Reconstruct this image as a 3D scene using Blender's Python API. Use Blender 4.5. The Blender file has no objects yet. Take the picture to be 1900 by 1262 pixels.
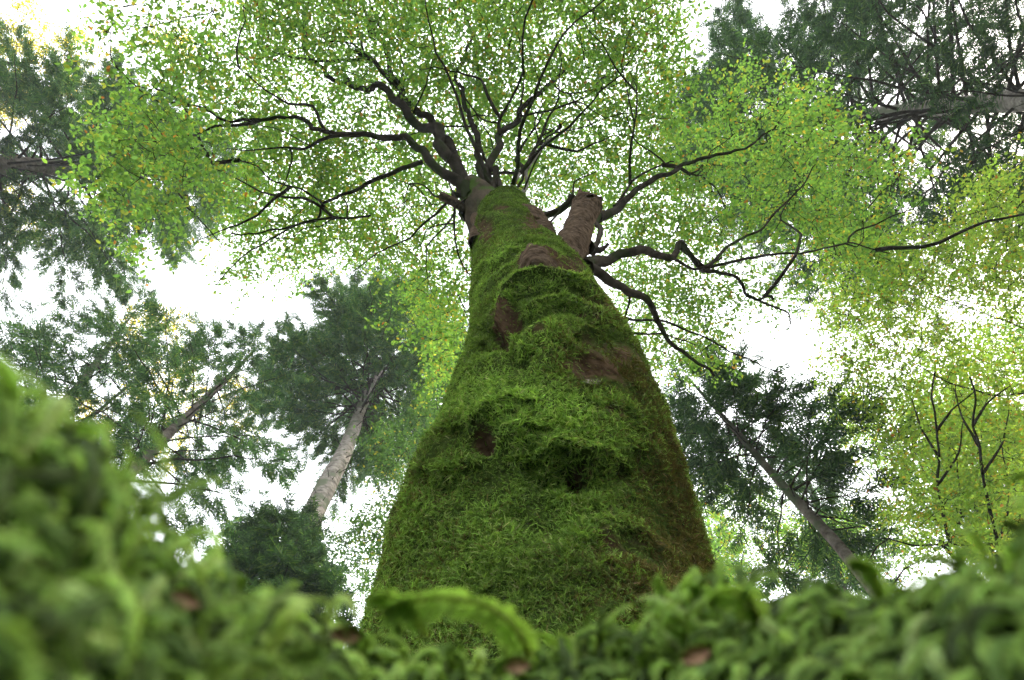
import bpy, math, random
import numpy as np
from mathutils import Matrix, Vector
rng = np.random.default_rng(7)
random.seed(7)
S = bpy.context.scene
C = S.collection

# ------------------------------------------------------------------ camera
FPX, CX, CY = 1200.0, 950.0, 631.0            # focal length and centre in photograph pixels
zc = np.array([-70., 391., -1200.]); zc /= np.linalg.norm(zc)      # the zenith in camera axes
b = np.array([70., -519., -1200.]); b = b - zc*b.dot(zc); yc = b/np.linalg.norm(b)
xc = np.cross(yc, zc)
RW = np.array([xc, yc, zc])                    # camera axes -> world axes
CAM = np.array([0., 0., 0.10])
cam = bpy.data.cameras.new('camera'); co = bpy.data.objects.new('camera', cam); C.objects.link(co)
m = Matrix([list(RW[0])+[CAM[0]], list(RW[1])+[CAM[1]], list(RW[2])+[CAM[2]], [0, 0, 0, 1]])
co.matrix_world = m
cam.sensor_width = 36; cam.lens = FPX/1900*36
cam.clip_start = 0.005; cam.clip_end = 900
cam.dof.use_dof = True; cam.dof.focus_distance = 2.6; cam.dof.aperture_fstop = 7.8
S.camera = co

def ray(px, py):
    v = np.array([px-CX, CY-py, -FPX], float)
    v = RW @ v
    return v/np.linalg.norm(v)
def at(px, py, d): return CAM + ray(px, py)*d          # d: straight-line distance
def atH(px, py, D):                                     # D: horizontal distance
    r = ray(px, py); return CAM + r*(D/math.hypot(r[0], r[1]))
def atZ(px, py, z):
    r = ray(px, py); return CAM + r*((z-CAM[2])/r[2])
def proj(P):
    c = (P-CAM) @ RW
    w = np.where(c[:, 2] < -1e-4, -c[:, 2], 1e-4)
    return CX+c[:, 0]/w*FPX, CY-c[:, 1]/w*FPX

# ------------------------------------------------------------------ world, sun, exposure
SUN_EL, SUN_AZ = math.radians(42), math.radians(80)      # azimuth from +Y towards +X
W = bpy.data.worlds.new('World'); S.world = W; W.use_nodes = True
nt = W.node_tree; nt.nodes.clear()
sky = nt.nodes.new('ShaderNodeTexSky'); sky.sky_type = 'NISHITA'; sky.sun_disc = False
sky.sun_elevation = SUN_EL; sky.sun_rotation = SUN_AZ; sky.dust_density = 5; sky.air_density = 1.0
veil = nt.nodes.new('ShaderNodeTexNoise'); veil.inputs['Scale'].default_value = 2.2; veil.inputs['Detail'].default_value = 5
rmp = nt.nodes.new('ShaderNodeValToRGB'); rmp.color_ramp.elements[0].position = .3; rmp.color_ramp.elements[1].position = .65
rmp.color_ramp.elements[0].color = (.62, .62, .62, 1); rmp.color_ramp.elements[1].color = (.92, .92, .92, 1)
mixc = nt.nodes.new('ShaderNodeMixRGB'); mixc.inputs[2].default_value = (9.5, 9.8, 10.0, 1)   # thin bright cloud
bg = nt.nodes.new('ShaderNodeBackground'); bg.inputs[1].default_value = 0.13
out = nt.nodes.new('ShaderNodeOutputWorld')
nt.links.new(veil.outputs['Fac'], rmp.inputs[0]); nt.links.new(rmp.outputs[0], mixc.inputs[0])
nt.links.new(sky.outputs[0], mixc.inputs[1]); nt.links.new(mixc.outputs[0], bg.inputs[0]); nt.links.new(bg.outputs[0], out.inputs[0])
sl = bpy.data.lights.new('sun', 'SUN'); sl.energy = 1.5; sl.angle = math.radians(10); sl.color = (1, .88, .68)
so = bpy.data.objects.new('sun', sl); C.objects.link(so)
sd = Vector((math.sin(SUN_AZ)*math.cos(SUN_EL), math.cos(SUN_AZ)*math.cos(SUN_EL), math.sin(SUN_EL)))
so.rotation_euler = sd.to_track_quat('Z', 'Y').to_euler()
S.view_settings.view_transform = 'Standard'; S.view_settings.look = 'None'
S.view_settings.exposure = 2.15; S.view_settings.gamma = 1
S.cycles.max_bounces = 6; S.cycles.diffuse_bounces = 3; S.cycles.transmission_bounces = 3; S.cycles.glossy_bounces = 1
S.cycles.use_denoising = True


# ------------------------------------------------------------------ helpers
def vnoise(P, seed=0):
    P = np.asarray(P); I = np.floor(P).astype(np.int64); F = P-I; F = F*F*(3-2*F); r = 0
    for dx in (0, 1):
        for dy in (0, 1):
            for dz in (0, 1):
                h = (I[:, 0]+dx)*374761393 + (I[:, 1]+dy)*668265263 + (I[:, 2]+dz)*2147483647 + seed*974711
                h = (h ^ (h >> 13)) & 0xffffffff
                h = (h*1274126177) & 0xffffffff; h = (h ^ (h >> 16)) & 0xffff
                w = (F[:, 0] if dx else 1-F[:, 0])*(F[:, 1] if dy else 1-F[:, 1])*(F[:, 2] if dz else 1-F[:, 2])
                r = r + w*(h/65535.0)
    return r*2-1
def fbm(P, f=1., oct=4, seed=0, gain=.5):
    r = 0; a = 1
    for k in range(oct):
        r = r + a*vnoise(np.asarray(P)*f, seed+k); a *= gain; f *= 2.03
    return r

def mesh_obj(name, v, f, mat, parent=None, col=None, smooth=False):
    """one mesh object; f is an (M,4) or (M,3) index array"""
    v = np.asarray(v, np.float32).reshape(-1, 3); f = np.asarray(f, np.int32)
    me = bpy.data.meshes.new(name); n = f.shape[1]
    me.vertices.add(len(v)); me.vertices.foreach_set('co', v.ravel())
    me.loops.add(f.size); me.loops.foreach_set('vertex_index', f.ravel())
    me.polygons.add(len(f)); me.polygons.foreach_set('loop_start', np.arange(0, f.size, n, dtype=np.int32))
    me.polygons.foreach_set('loop_total', np.full(len(f), n, np.int32))
    if smooth: me.polygons.foreach_set('use_smooth', np.ones(len(f), bool))
    if col is not None:
        a = me.color_attributes.new('Col', 'FLOAT_COLOR', 'POINT')
        c = np.ones((len(v), 4), np.float32); c[:, :3] = col; a.data.foreach_set('color', c.ravel())
    me.update(calc_edges=True); me.validate()
    me.materials.append(mat)
    o = bpy.data.objects.new(name, me); C.objects.link(o)
    if parent is not None:
        o.parent = parent; o.matrix_parent_inverse = Matrix.Translation(-parent.location)
    return o
def tag(o, label=None, cat=None, group=None, kind=None):
    if o is None: return None
    if label: o['label'] = label
    if cat: o['category'] = cat
    if group: o['group'] = group
    if kind: o['kind'] = kind
    return o
def empty(name, loc, label, cat, group=None):
    o = bpy.data.objects.new(name, None); C.objects.link(o); o.location = Vector([float(x) for x in loc])
    o.empty_display_size = .3
    return tag(o, label, cat, group)

class MB:
    def __init__(s): s.v = []; s.f = []; s.c = []; s.n = 0
    def add(s, v, f, c=None):
        v = np.asarray(v, float).reshape(-1, 3)
        s.v.append(v); s.f.append(np.asarray(f)+s.n); s.n += len(v)
        if c is not None: s.c.append(np.broadcast_to(c, (len(v), 3)))
    def build(s, name, mat, parent=None, smooth=False):
        if not s.v: return None
        return mesh_obj(name, np.concatenate(s.v), np.concatenate(s.f), mat, parent,
                        np.concatenate(s.c) if s.c else None, smooth)
def tube(P, R, n=6, bump=0., cap=False):
    P = np.asarray(P, float); R = np.broadcast_to(R, (len(P),)).astype(float)
    T = np.gradient(P, axis=0); T /= np.linalg.norm(T, axis=1)[:, None]+1e-12
    ref = np.array([.31, .2, .93]) if abs(T[0, 2]) < .8 else np.array([1., .1, 0])
    A = np.cross(T, ref); A /= np.linalg.norm(A, axis=1)[:, None]+1e-12; B = np.cross(T, A)
    th = np.arange(n)*2*math.pi/n
    V = P[:, None]+R[:, None, None]*(np.cos(th)[None, :, None]*A[:, None]+np.sin(th)[None, :, None]*B[:, None])
    if bump:
        D = V-P[:, None]; q = V.reshape(-1, 3)
        V = P[:, None]+D*(1+bump*fbm(q, 5/max(R.max()*8, .05), 3, 5)).reshape(len(P), n, 1)
    i = np.arange(len(P)-1)[:, None]*n; j = np.arange(n)[None]; k = (j+1) % n
    F = np.stack([i+j, i+k, i+n+k, i+n+j], -1).reshape(-1, 4)
    return V.reshape(-1, 3), F
def spline(P, n):
    """Catmull-Rom through P (k,d), n points"""
    P = np.asarray(P, float); k = len(P)
    Q = np.vstack([2*P[0]-P[1], P, 2*P[-1]-P[-2]])
    t = np.linspace(0, k-1-1e-6, n); i = t.astype(int); u = (t-i)[:, None]
    a, b_, c, d = Q[i], Q[i+1], Q[i+2], Q[i+3]
    return .5*((2*b_)+(-a+c)*u+(2*a-5*b_+4*c-d)*u*u+(-a+3*b_-3*c+d)*u**3)
def inst(pv, pf, M, T, s):
    """M (K,3,3) columns = local axes; returns joined copies"""
    K = len(T); n = len(pv)
    V = np.einsum('kij,nj->kni', M, pv)*np.reshape(s, (K, 1, 1))+T[:, None]
    F = pf[None]+(np.arange(K)*n)[:, None, None]
    return V.reshape(-1, 3), F.reshape(-1, pf.shape[1])
def frames(X, up, roll=None):
    """local x along X, local z near up"""
    X = X/(np.linalg.norm(X, axis=1)[:, None]+1e-9); up = np.broadcast_to(up, X.shape)
    Y = np.cross(up, X); Y /= np.linalg.norm(Y, axis=1)[:, None]+1e-9; Z = np.cross(X, Y)
    if roll is not None:
        c, s = np.cos(roll)[:, None], np.sin(roll)[:, None]; Y, Z = Y*c+Z*s, -Y*s+Z*c
    return np.stack([X, Y, Z], -1)

# ------------------------------------------------------------------ materials
def nodes(name):
    m = bpy.data.materials.new(name); m.use_nodes = True; m.node_tree.nodes.clear(); return m, m.node_tree
def leaf_mat(name, trans=.5, tboost=(1.25, 1.15, .6), rough=.5, gl=.025):
    m, t = nodes(name)
    a = t.nodes.new('ShaderNodeAttribute'); a.attribute_name = 'Col'
    d = t.nodes.new('ShaderNodeBsdfDiffuse'); tr = t.nodes.new('ShaderNodeBsdfTranslucent')
    mu = t.nodes.new('ShaderNodeMixRGB'); mu.blend_type = 'MULTIPLY'; mu.inputs[0].default_value = 1
    mu.inputs[2].default_value = (*tboost, 1)
    g = t.nodes.new('ShaderNodeBsdfGlossy'); g.inputs['Roughness'].default_value = rough; g.inputs[0].default_value = (.5, .5, .5, 1)
    mx = t.nodes.new('ShaderNodeMixShader'); mx.inputs[0].default_value = trans
    m2 = t.nodes.new('ShaderNodeMixShader'); m2.inputs[0].default_value = gl
    o = t.nodes.new('ShaderNodeOutputMaterial')
    t.links.new(a.outputs[0], d.inputs[0]); t.links.new(a.outputs[0], mu.inputs[1]); t.links.new(mu.outputs[0], tr.inputs[0])
    t.links.new(d.outputs[0], mx.inputs[1]); t.links.new(tr.outputs[0], mx.inputs[2])
    t.links.new(mx.outputs[0], m2.inputs[1]); t.links.new(g.outputs[0], m2.inputs[2]); t.links.new(m2.outputs[0], o.inputs[0])
    return m
def bark_mat(name, c1, c2, scale=8, bump=.5, c3=None, stretch=(1, 1, .35), vcol=False):
    m, t = nodes(name)
    tc = t.nodes.new('ShaderNodeTexCoord'); mp = t.nodes.new('ShaderNodeMapping'); mp.inputs['Scale'].default_value = stretch
    n1 = t.nodes.new('ShaderNodeTexNoise'); n1.inputs['Scale'].default_value = scale; n1.inputs['Detail'].default_value = 8; n1.inputs['Roughness'].default_value = .65
    r = t.nodes.new('ShaderNodeValToRGB'); e = r.color_ramp.elements
    e[0].position = .35; e[0].color = (*c1, 1); e[1].position = .65; e[1].color = (*c2, 1)
    p = t.nodes.new('ShaderNodeBsdfPrincipled'); p.inputs['Roughness'].default_value = .95; p.inputs['Specular IOR Level'].default_value = 0.0
    bu = t.nodes.new('ShaderNodeBump'); bu.inputs['Strength'].default_value = bump; bu.inputs['Distance'].default_value = .02
    o = t.nodes.new('ShaderNodeOutputMaterial'); L = t.links.new
    L(tc.outputs['Object'], mp.inputs[0]); L(mp.outputs[0], n1.inputs[0]); L(n1.outputs[0], r.inputs[0])
    c = r.outputs[0]
    if c3:
        n2 = t.nodes.new('ShaderNodeTexNoise'); n2.inputs['Scale'].default_value = scale*.35; n2.inputs['Detail'].default_value = 5
        r2 = t.nodes.new('ShaderNodeValToRGB'); r2.color_ramp.elements[0].position = .52; r2.color_ramp.elements[1].position = .6
        mx = t.nodes.new('ShaderNodeMixRGB'); mx.inputs[2].default_value = (*c3, 1)
        L(tc.outputs['Object'], n2.inputs[0]); L(n2.outputs[0], r2.inputs[0]); L(r2.outputs[0], mx.inputs[0]); L(c, mx.inputs[1]); c = mx.outputs[0]
    if vcol:
        a = t.nodes.new('ShaderNodeAttribute'); a.attribute_name = 'Col'
        mx = t.nodes.new('ShaderNodeMixRGB'); mx.blend_type = 'MULTIPLY'; mx.inputs[0].default_value = 1
        L(c, mx.inputs[1]); L(a.outputs[0], mx.inputs[2]); c = mx.outputs[0]
    L(c, p.inputs['Base Color']); L(n1.outputs[0], bu.inputs['Height']); L(bu.outputs[0], p.inputs['Normal']); L(p.outputs[0], o.inputs[0])
    return m
M_LEAF = leaf_mat('beech_leaf', .68, (1.3, 1.2, .75))
M_NEED = leaf_mat('fir_needles', .3, (1.1, 1.15, .7))
M_MOSS = leaf_mat('moss_shoots', .35, (1.1, 1.1, .6), .6, .004)
M_FMOSS = leaf_mat('feather_moss', .5, (1.1, 1.1, .6), .45, .012)
M_BARKV = bark_mat('mossy_bark', (.45, .4, .36), (1.35, 1.25, 1.1), 26, 1.0, vcol=True, stretch=(1, 1, 1.6))
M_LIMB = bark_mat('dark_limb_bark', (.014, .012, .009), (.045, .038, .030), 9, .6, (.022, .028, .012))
M_STUB = bark_mat('dead_limb_bark', (.018, .013, .009), (.105, .075, .052), 22, 1.0, stretch=(1, 1, 2.2))
M_FIRB = bark_mat('pale_fir_bark', (.09, .08, .07), (.30, .27, .24), 6, .7, (.12, .13, .09), (1, 1, 1.8))
M_FIRD = bark_mat('dark_fir_bark', (.05, .04, .032), (.15, .13, .11), 6, .7, (.07, .08, .05), (1, 1, 1.5))
M_TWIG = bark_mat('fir_bough_bark', (.022, .018, .015), (.05, .042, .036), 12, .2)
M_SOIL = bark_mat('moss_soil', (.008, .014, .005), (.03, .045, .014), 60, .6, stretch=(1, 1, 1))
M_DEAD = bark_mat('dead_leaf', (.16, .09, .05), (.32, .2, .13), 90, .3, stretch=(1, 1, 1))

GREEN = [((.135, .28, .055), 5), ((.17, .305, .055), 4), ((.10, .225, .048), 3.5), ((.26, .33, .05), 1.6), ((.36, .30, .04), .4), ((.30, .14, .03), .12)]
YELLOWG = [((.19, .33, .055), 5), ((.23, .36, .055), 4), ((.15, .28, .05), 3), ((.30, .37, .055), 1.6), ((.32, .24, .03), .5), ((.32, .14, .03), .12)]
FIRG = [((.038, .085, .034), 4), ((.055, .115, .038), 3), ((.028, .060, .030), 3), ((.10, .17, .045), 1.3)]
FIRL = [((.05, .12, .04), 4), ((.075, .16, .045), 3), ((.035, .08, .033), 2.5), ((.14, .22, .05), 1.6)]
def pick(pal, n):
    c = np.array([p[0] for p in pal]); w = np.array([p[1] for p in pal], float); w /= w.sum()
    return c[rng.choice(len(pal), n, p=w)]*rng.uniform(.82, 1.18, (n, 1))

# ------------------------------------------------------------------ prototypes of foliage
def leaf_proto(L=1., Wd=.56, fold=.12, droop=.12):
    v = np.array([[0, 0, 0], [L, 0, -droop], [.3*L, -.45*Wd, fold*Wd], [.68*L, -.40*Wd, fold*Wd-droop*.4], [.3*L, .45*Wd, fold*Wd], [.68*L, .40*Wd, fold*Wd-droop*.4]])
    return v, np.array([[0, 2, 3, 1], [0, 1, 5, 4]])
LV, LF = leaf_proto()
def spray_proto(n, length, leaf):
    """a flat beech spray: leaves to both sides of a zigzag twig and of its side twigs"""
    T, X, s = [], [], []
    for k in range(n):
        if rng.random() < .45:
            x = rng.uniform(.1, 1)*length; y0 = 0
        else:
            x = rng.uniform(.1, .85)*length; y0 = rng.normal(0, .16)*length
        side = rng.choice([-1, 1]); a = side*rng.uniform(.5, 1.3)+np.sign(y0)*.3
        T.append([x+abs(y0)*.6, y0, rng.normal(0, .035)*length]); X.append([math.cos(a), math.sin(a), rng.normal(-.12, .22)]); s.append(leaf*rng.uniform(.65, 1.15))
    T, X = np.array(T), np.array(X)
    M = frames(X, np.array([0, 0, 1.]), rng.normal(0, .45, n))
    return inst(LV, LF, M, T, np.array(s))
SPR = [spray_proto(17, .50, .060) for _ in range(8)]
SPR_BIG = [spray_proto(15, .44, .064) for _ in range(6)]
def fir_proto():
    mb = MB(); L = .42
    def strip(a, b_, w, nz):
        a, b_ = np.array(a), np.array(b_); d = b_-a; n = np.cross(d, nz); n /= np.linalg.norm(n)+1e-9
        mid = a*.45+b_*.55+np.array([0, 0, .008])
        mb.add([a-n*w*.3, a+n*w*.3, mid+n*w, mid-n*w], [[0, 1, 2, 3]])
        mb.add([mid-n*w, mid+n*w, b_+n*w*.25, b_-n*w*.25], [[0, 1, 2, 3]])
    strip([0, 0, 0], [L, 0, -.03], .012, np.array([0, 0, 1.]))
    for k in range(9):
        for sd_ in (-1, 1):
            x = L*(.08+.1*k)+rng.uniform(-.01, .01); l = .17*(1-.07*k)*rng.uniform(.6, 1.15); a = rng.uniform(.7, 1.1)
            e = [x+l*math.cos(a), sd_*l*math.sin(a), -.03*k/9-rng.uniform(0, .05)]
            nz = np.array([rng.normal(0, .35), rng.normal(0, .35), 1.])
            strip([x, 0, -.03*k/9], e, rng.uniform(.008, .014), nz)
    return np.concatenate(mb.v), np.concatenate(mb.f)
FIR = [fir_proto() for _ in range(6)]

def foliage(name, T, X, up, protos, pal, mat, parent, smin=.8, smax=1.25, roll=.35, tint=None):
    mb = MB(); T = np.asarray(T); X = np.asarray(X); K = len(T)
    which = rng.integers(0, len(protos), K)
    for p, (pv, pf) in enumerate(protos):
        i = which == p; k = int(i.sum())
        if not k: continue
        M = frames(X[i], up[i] if np.ndim(up) == 2 else up, rng.normal(0, roll, k))
        v, f = inst(pv, pf, M, T[i], rng.uniform(smin, smax, k))
        nl = 6 if len(pv) % 6 == 0 and protos is not FIR else 8
        c = pick(pal, k*len(pv)//nl)*(np.repeat(rng.uniform(.68, 1.3, k), len(pv)//nl)[:, None])
        if tint is not None: c = c*np.repeat(tint[i], len(pv)//nl, 0)
        mb.add(v, f, np.repeat(c, nl, 0))
    return mb.build(name, mat, parent)

# ------------------------------------------------------------------ the great trunk
ROWS = [(1150, 690, 1352), (1080, 703, 1335), (1000, 722, 1318), (900, 745, 1290), (800, 800, 1262), (700, 838, 1217), (640, 860, 1187),
        (600, 872, 1160), (560, 879, 1130), (520, 878, 1106), (480, 877, 1062), (450, 877, 1024), (415, 881, 1005), (380, 887, 985)]
def az_el(px, py):
    r = ray(px, py); return math.atan2(r[0], r[1]), math.atan2(r[2], math.hypot(r[0], r[1]))
AX = []
for y, L, R_ in ROWS:
    D = .92+(1.50-.92)*((y-380)/770)**.9
    aL, eL = az_el(L, y); aR, eR = az_el(R_, y)
    h = (aR-aL)/2; mid = (aR+aL)/2
    z = CAM[2]+D*math.cos(h)*(math.tan(eL)+math.tan(eR))/2
    AX.append((z, D*math.sin(mid), D*math.cos(mid), D*math.sin(h)))
print('TRUNK', [tuple(round(q, 2) for q in a) for a in AX])
z0 = AX[0]
AX = [(-.3, z0[1], z0[2]+.02, z0[3]*1.45), (0.25, z0[1], z0[2]+.01, z0[3]*1.25), (.7, z0[1], z0[2], z0[3]*1.1)]+AX
AX = np.array(AX); ZT = AX[-1, 0]
def axis_at(z):
    return np.stack([np.interp(z, AX[:, 0], AX[:, k]) for k in (1, 2, 3)], -1)
def slant(y):                                  # distance to the trunk at picture row y
    xm = np.interp(y, [r[0] for r in ROWS[::-1]], [(r[1]+r[2])/2 for r in ROWS[::-1]])
    return float(np.interp(-y, [-r[0] for r in ROWS], [math.dist((a[1], a[2], a[0]), (0, 0, CAM[2])) for a in AX[3:]]))
NA = 380
zz = np.concatenate([np.linspace(-.3, 1., 60, endpoint=False), 1.+(ZT-1.)*np.linspace(0, 1, 760)**1.25])
ax = axis_at(zz)
k5 = np.ones(31)/31
for q in range(3):
    pad = np.pad(ax[:, q], 15, mode='edge'); ax[:, q] = np.convolve(pad, k5, 'valid')
th = np.arange(NA)/NA*2*math.pi
th = th-.55*np.sin(th)*1.0                      # more columns towards the camera (theta 0 = -Y side)
N3 = np.stack([np.sin(th), -np.cos(th), 0*th], -1)
TV = np.stack([ax[:, 0], ax[:, 1], zz], -1)[:, None]+ax[:, 2][:, None, None]*N3[None]
V = TV.reshape(-1, 3); NN = np.broadcast_to(N3[None], TV.shape).reshape(-1, 3)
px, py = proj(V)
facing = ((CAM-V)*NN).sum(1) > 0
dist = np.linalg.norm(V-CAM, axis=1)
def C1(pts): return [(650+x/2.524, 330+y/2.524) for x, y in pts]
def C2(pts): return [(650+x/2.524, 750+y/2.524) for x, y in pts]
def seg_dist(px, py, pts):
    """signed: distance to polyline, and dy sign (below positive)"""
    best = np.full(len(px), 1e9); sg = np.zeros(len(px))
    for (x0, y0), (x1, y1) in zip(pts[:-1], pts[1:]):
        dx, dy = x1-x0, y1-y0; L2 = dx*dx+dy*dy
        t = np.clip(((px-x0)*dx+(py-y0)*dy)/L2, 0, 1); qx, qy = x0+t*dx, y0+t*dy
        d = np.hypot(px-qx, py-qy); m_ = d < best; best = np.where(m_, d, best); sg = np.where(m_, np.sign(py-qy), sg)
    return best, sg
def blob(px, py, x, y, rx, ry, p=2): return np.exp(-(((px-x)/rx)**2+((py-y)/ry)**2)**(p/2))
disp = .014*fbm(V*[1, 1, .8], 1.6, 3, 11)+.013*fbm(V*[1, 1, .8], 5, 3, 21)*np.interp(py, [500, 800], [.5, 1])+.007*fbm(V, 22, 3, 31)
# wrinkles round the limb collars, rings of stretched bark
wr = fbm(V*[.6, .6, 5.5], 2.4, 3, 44)
disp += .012*np.clip(wr, -.2, 1)*np.interp(py, [380, 700, 900], [1, .8, .2])
F_ = np.zeros(len(V))
def ridge(pts, amp, w, under, wu):
    d, s = seg_dist(px, py, pts); g = amp*np.exp(-(d/w)**2)
    u = -under*np.exp(-((d-wu*.9)/wu)**2)*(s > 0)
    return np.where(facing, g+u, 0)
RIDGES = [(C1([(690, 690), (705, 610), (735, 545), (800, 510), (900, 497), (1000, 503), (1100, 518), (1190, 585), (1260, 660), (1320, 740), (1365, 850)]), .10, 7, .085, 22),
          (C1([(840, 640), (880, 590), (950, 565), (1030, 560), (1090, 585), (1180, 640), (1290, 710)]), .07, 7, .055, 16),
          (C1([(640, 770), (720, 755), (770, 790), (815, 850)]), .05, 9, .05, 12),
          (C1([(1090, 740), (1180, 755), (1270, 800), (1340, 850), (1390, 890)]), .055, 8, .05, 14),
          (C1([(860, 780), (920, 745), (980, 760)]), .05, 16, .0, 10),
          (C2([(930, 290), (980, 265), (1040, 285), (1090, 300), (1190, 290)]), .04, 16, .05, 30),
          (C2([(600, 130), (680, 80), (760, 60)]), .03, 18, .035, 30),
          (C2([(420, 330), (500, 330), (620, 300), (720, 210), (820, 180)]), .012, 30, .03, 26),
          (C2([(1180, 640), (1300, 610), (1450, 690), (1560, 760)]), .015, 24, .03, 24),
          (C2([(1380, 230), (1470, 330), (1560, 430), (1630, 540)]), .025, 22, .025, 20),
          (C1([(590, 460), (680, 410), (760, 370)]), .03, 8, .02, 10),
          (C1([(600, 560), (650, 500), (740, 440)]), .02, 7, .02, 8),
          (C1([(1080, 520), (1160, 560), (1250, 640), (1330, 750)]), .03, 8, .02, 10)]
for r in RIDGES: F_ += ridge(*r)
HOLE1 = blob(px, py, 937, 592, 20, 32)+blob(px, py, 915, 618, 12, 16)
HOLE2 = blob(px, py, 1066, 893, 20, 22, 3)
HOLE3 = blob(px, py, 905, 832, 22, 24)
F_ += np.where(facing, -.09*HOLE1-.075*HOLE2-.05*HOLE3+.06*blob(px, py, 1010, 655, 26, 34)+.07*blob(px, py, 985, 800, 110, 60)
               + .10*blob(px, py, 1000, 492, 42, 30)+.05*blob(px, py, 915, 405, 30, 9)-.05*blob(px, py, 905, 396, 14, 7)
               - .05*blob(px, py, 1165, 640, 60, 22)+.04*blob(px, py, 1130, 650, 60, 26), 0)
disp = disp+F_*np.interp(py, [480, 560, 700, 900], [.75, .5, .75, .8])
cosv = ((CAM-V)*NN).sum(1)/np.linalg.norm((CAM-V)[:, :2], axis=1)
disp = disp-F_*np.interp(py, [480, 560, 700, 900], [.75, .5, .75, .8])*(1-np.clip(cosv*2.2-.35, 0, 1))
V2 = V+NN*disp[:, None]
# bark colour: the moss film, bare brown bark, dead moss
GR = np.array([.030, .052, .012]); BR = np.array([.052, .037, .024]); RB = np.array([.11, .075, .055])
bare = np.clip(.85*blob(px, py, 1100, 680, 70, 36)+.55*blob(px, py, 1130, 560, 50, 30)+.5*blob(px, py, 1150, 760, 60, 24)+1.2*HOLE1+1.1*HOLE2+.3*HOLE3+blob(px, py, 995, 492, 34, 22, 4)+blob(px, py, 1050, 500, 36, 22)
               + blob(px, py, 900, 430, 12, 22)+blob(px, py, 990, 410, 20, 22)+.9*blob(px, py, 930, 392, 16, 6)
               + .8*blob(px, py, 880, 1165, 26, 12)+blob(px, py, 1305, 1120, 14, 16)+.55*blob(px, py, 1160, 1010, 55, 20), 0, 1)
bare = np.where(facing, bare, 0)
nz = fbm(V, 7, 4, 77)
rag = fbm(V*[1, 1, 1.5], 9, 4, 78, .62)
bare = np.clip(.5+2.2*(bare*1.15+.55*rag-.50-.15*(bare < .1)), 0, 1)*(bare > .03)
bare = np.clip(bare+.9*np.clip(fbm(V*[1, 1, 2.2], 5, 4, 90, .6)-.75, 0, 1), 0, 1)
dead = np.where(facing, np.clip(.9*blob(px, py, 1205, 1070, 110, 90)+.8*blob(px, py, 1120, 690, 110, 50)+.5*blob(px, py, 1250, 900, 60, 200)+.55*blob(px, py, 1140, 560, 60, 40)+.6*np.clip((px-np.interp(py, [600, 800, 1000, 1150], [1100, 1150, 1190, 1200]))/150, 0, 1)*(py > 560), 0, 1), .4)  # dead moss, with the trunk's right-side shade painted along with it
dead = np.clip(dead+.25*fbm(V, 3, 3, 66), 0, 1)
col = GR*(1-bare[:, None])+(BR*(1-.5*nz[:, None].clip(-1, 1)*.4))*bare[:, None]
white = np.clip(blob(px, py, 1092, 713, 15, 5)*1.2+.8*fbm(V, 25, 3, 4)-.55, 0, 1)*(blob(px, py, 1092, 713, 15, 6) > .1)*facing
col = col*(1-white[:, None])+np.array([.30, .30, .28])*white[:, None]
nr = len(zz); i = np.arange(nr-1)[:, None]*NA; j = np.arange(NA)[None]; k = (j+1) % NA
F4 = np.stack([i+j, i+k, i+NA+k, i+NA+j], -1).reshape(-1, 4)
# close the pollard head with a rough mossy dome
top = []
rv, rf = V2.reshape(nr, NA, 3), None
ctr = rv[-1].mean(0); dome = [rv[-1]]
for q, s_ in enumerate((.8, .5, .2, .02)):
    ring = ctr+(rv[-1]-ctr)*s_; ring[:, 2] += .07*(q+1)+.05*fbm(ring, 7, 2, 8); dome.append(ring)
D_ = np.concatenate(dome[1:]); base = len(V2)-NA
Vall = np.concatenate([V2, D_]); cd = np.broadcast_to(BR, (len(D_), 3))
i = np.arange(4)[:, None]*NA+base
FD = np.stack([i+j, i+k, i+NA+k, i+NA+j], -1).reshape(-1, 4)
beech = empty('beech_tree', (z0[1], z0[2], 0), 'huge old pollard beech with bulging moss covered trunk and spreading green crown', 'tree')
trunk = mesh_obj('trunk', Vall, np.concatenate([F4, FD]), M_BARKV, beech, np.concatenate([col, cd]), True)

# moss shoots on the trunk
def shoot_proto(bl=5):
    mb = MB(); n = 4
    t = np.linspace(0, 1, n+1); P = np.stack([t, .06*np.sin(t*4+rng.uniform(0, 6)), -.28*t*t], -1)
    for q in range(n):
        w0, w1 = .07*(1-t[q]*.7), .07*(1-t[q+1]*.7) if q < n-1 else .005
        mb.add([P[q]-[0, w0, 0], P[q]+[0, w0, 0], P[q+1]+[0, w1, 0], P[q+1]-[0, w1, 0]], [[0, 1, 2, 3]])
    for q in range(bl):
        x = .15+.7*q/bl; p = np.array([x, 0, -.28*x*x]); s_ = 1 if q % 2 else -1
        l = .34*(1-.5*x)*rng.uniform(.7, 1.2); e = p+[l*.75, s_*l*.7, rng.uniform(-.15, .12)]
        mb.add([p-[.04, 0, 0], p+[.05, 0, .02], e+[.02, 0, .01], e], [[0, 1, 2, 3]])
    return np.concatenate(mb.v), np.concatenate(mb.f)
SH = [shoot_proto() for _ in range(6)]
va, vb, vc = V2[F4[:, 0]], V2[F4[:, 1]], V2[F4[:, 3]]
fn = np.cross(vb-va, vc-va); area = np.linalg.norm(fn, axis=1); fn /= area[:, None]+1e-12
cen = (va+V2[F4[:, 2]])/2
fd = np.linalg.norm(cen-CAM, axis=1)
face = ((CAM-cen)*fn).sum(1)/fd
mossy = np.clip(1-1.15*bare[F4[:, 0]], .0, 1)**1.5+.10
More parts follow.
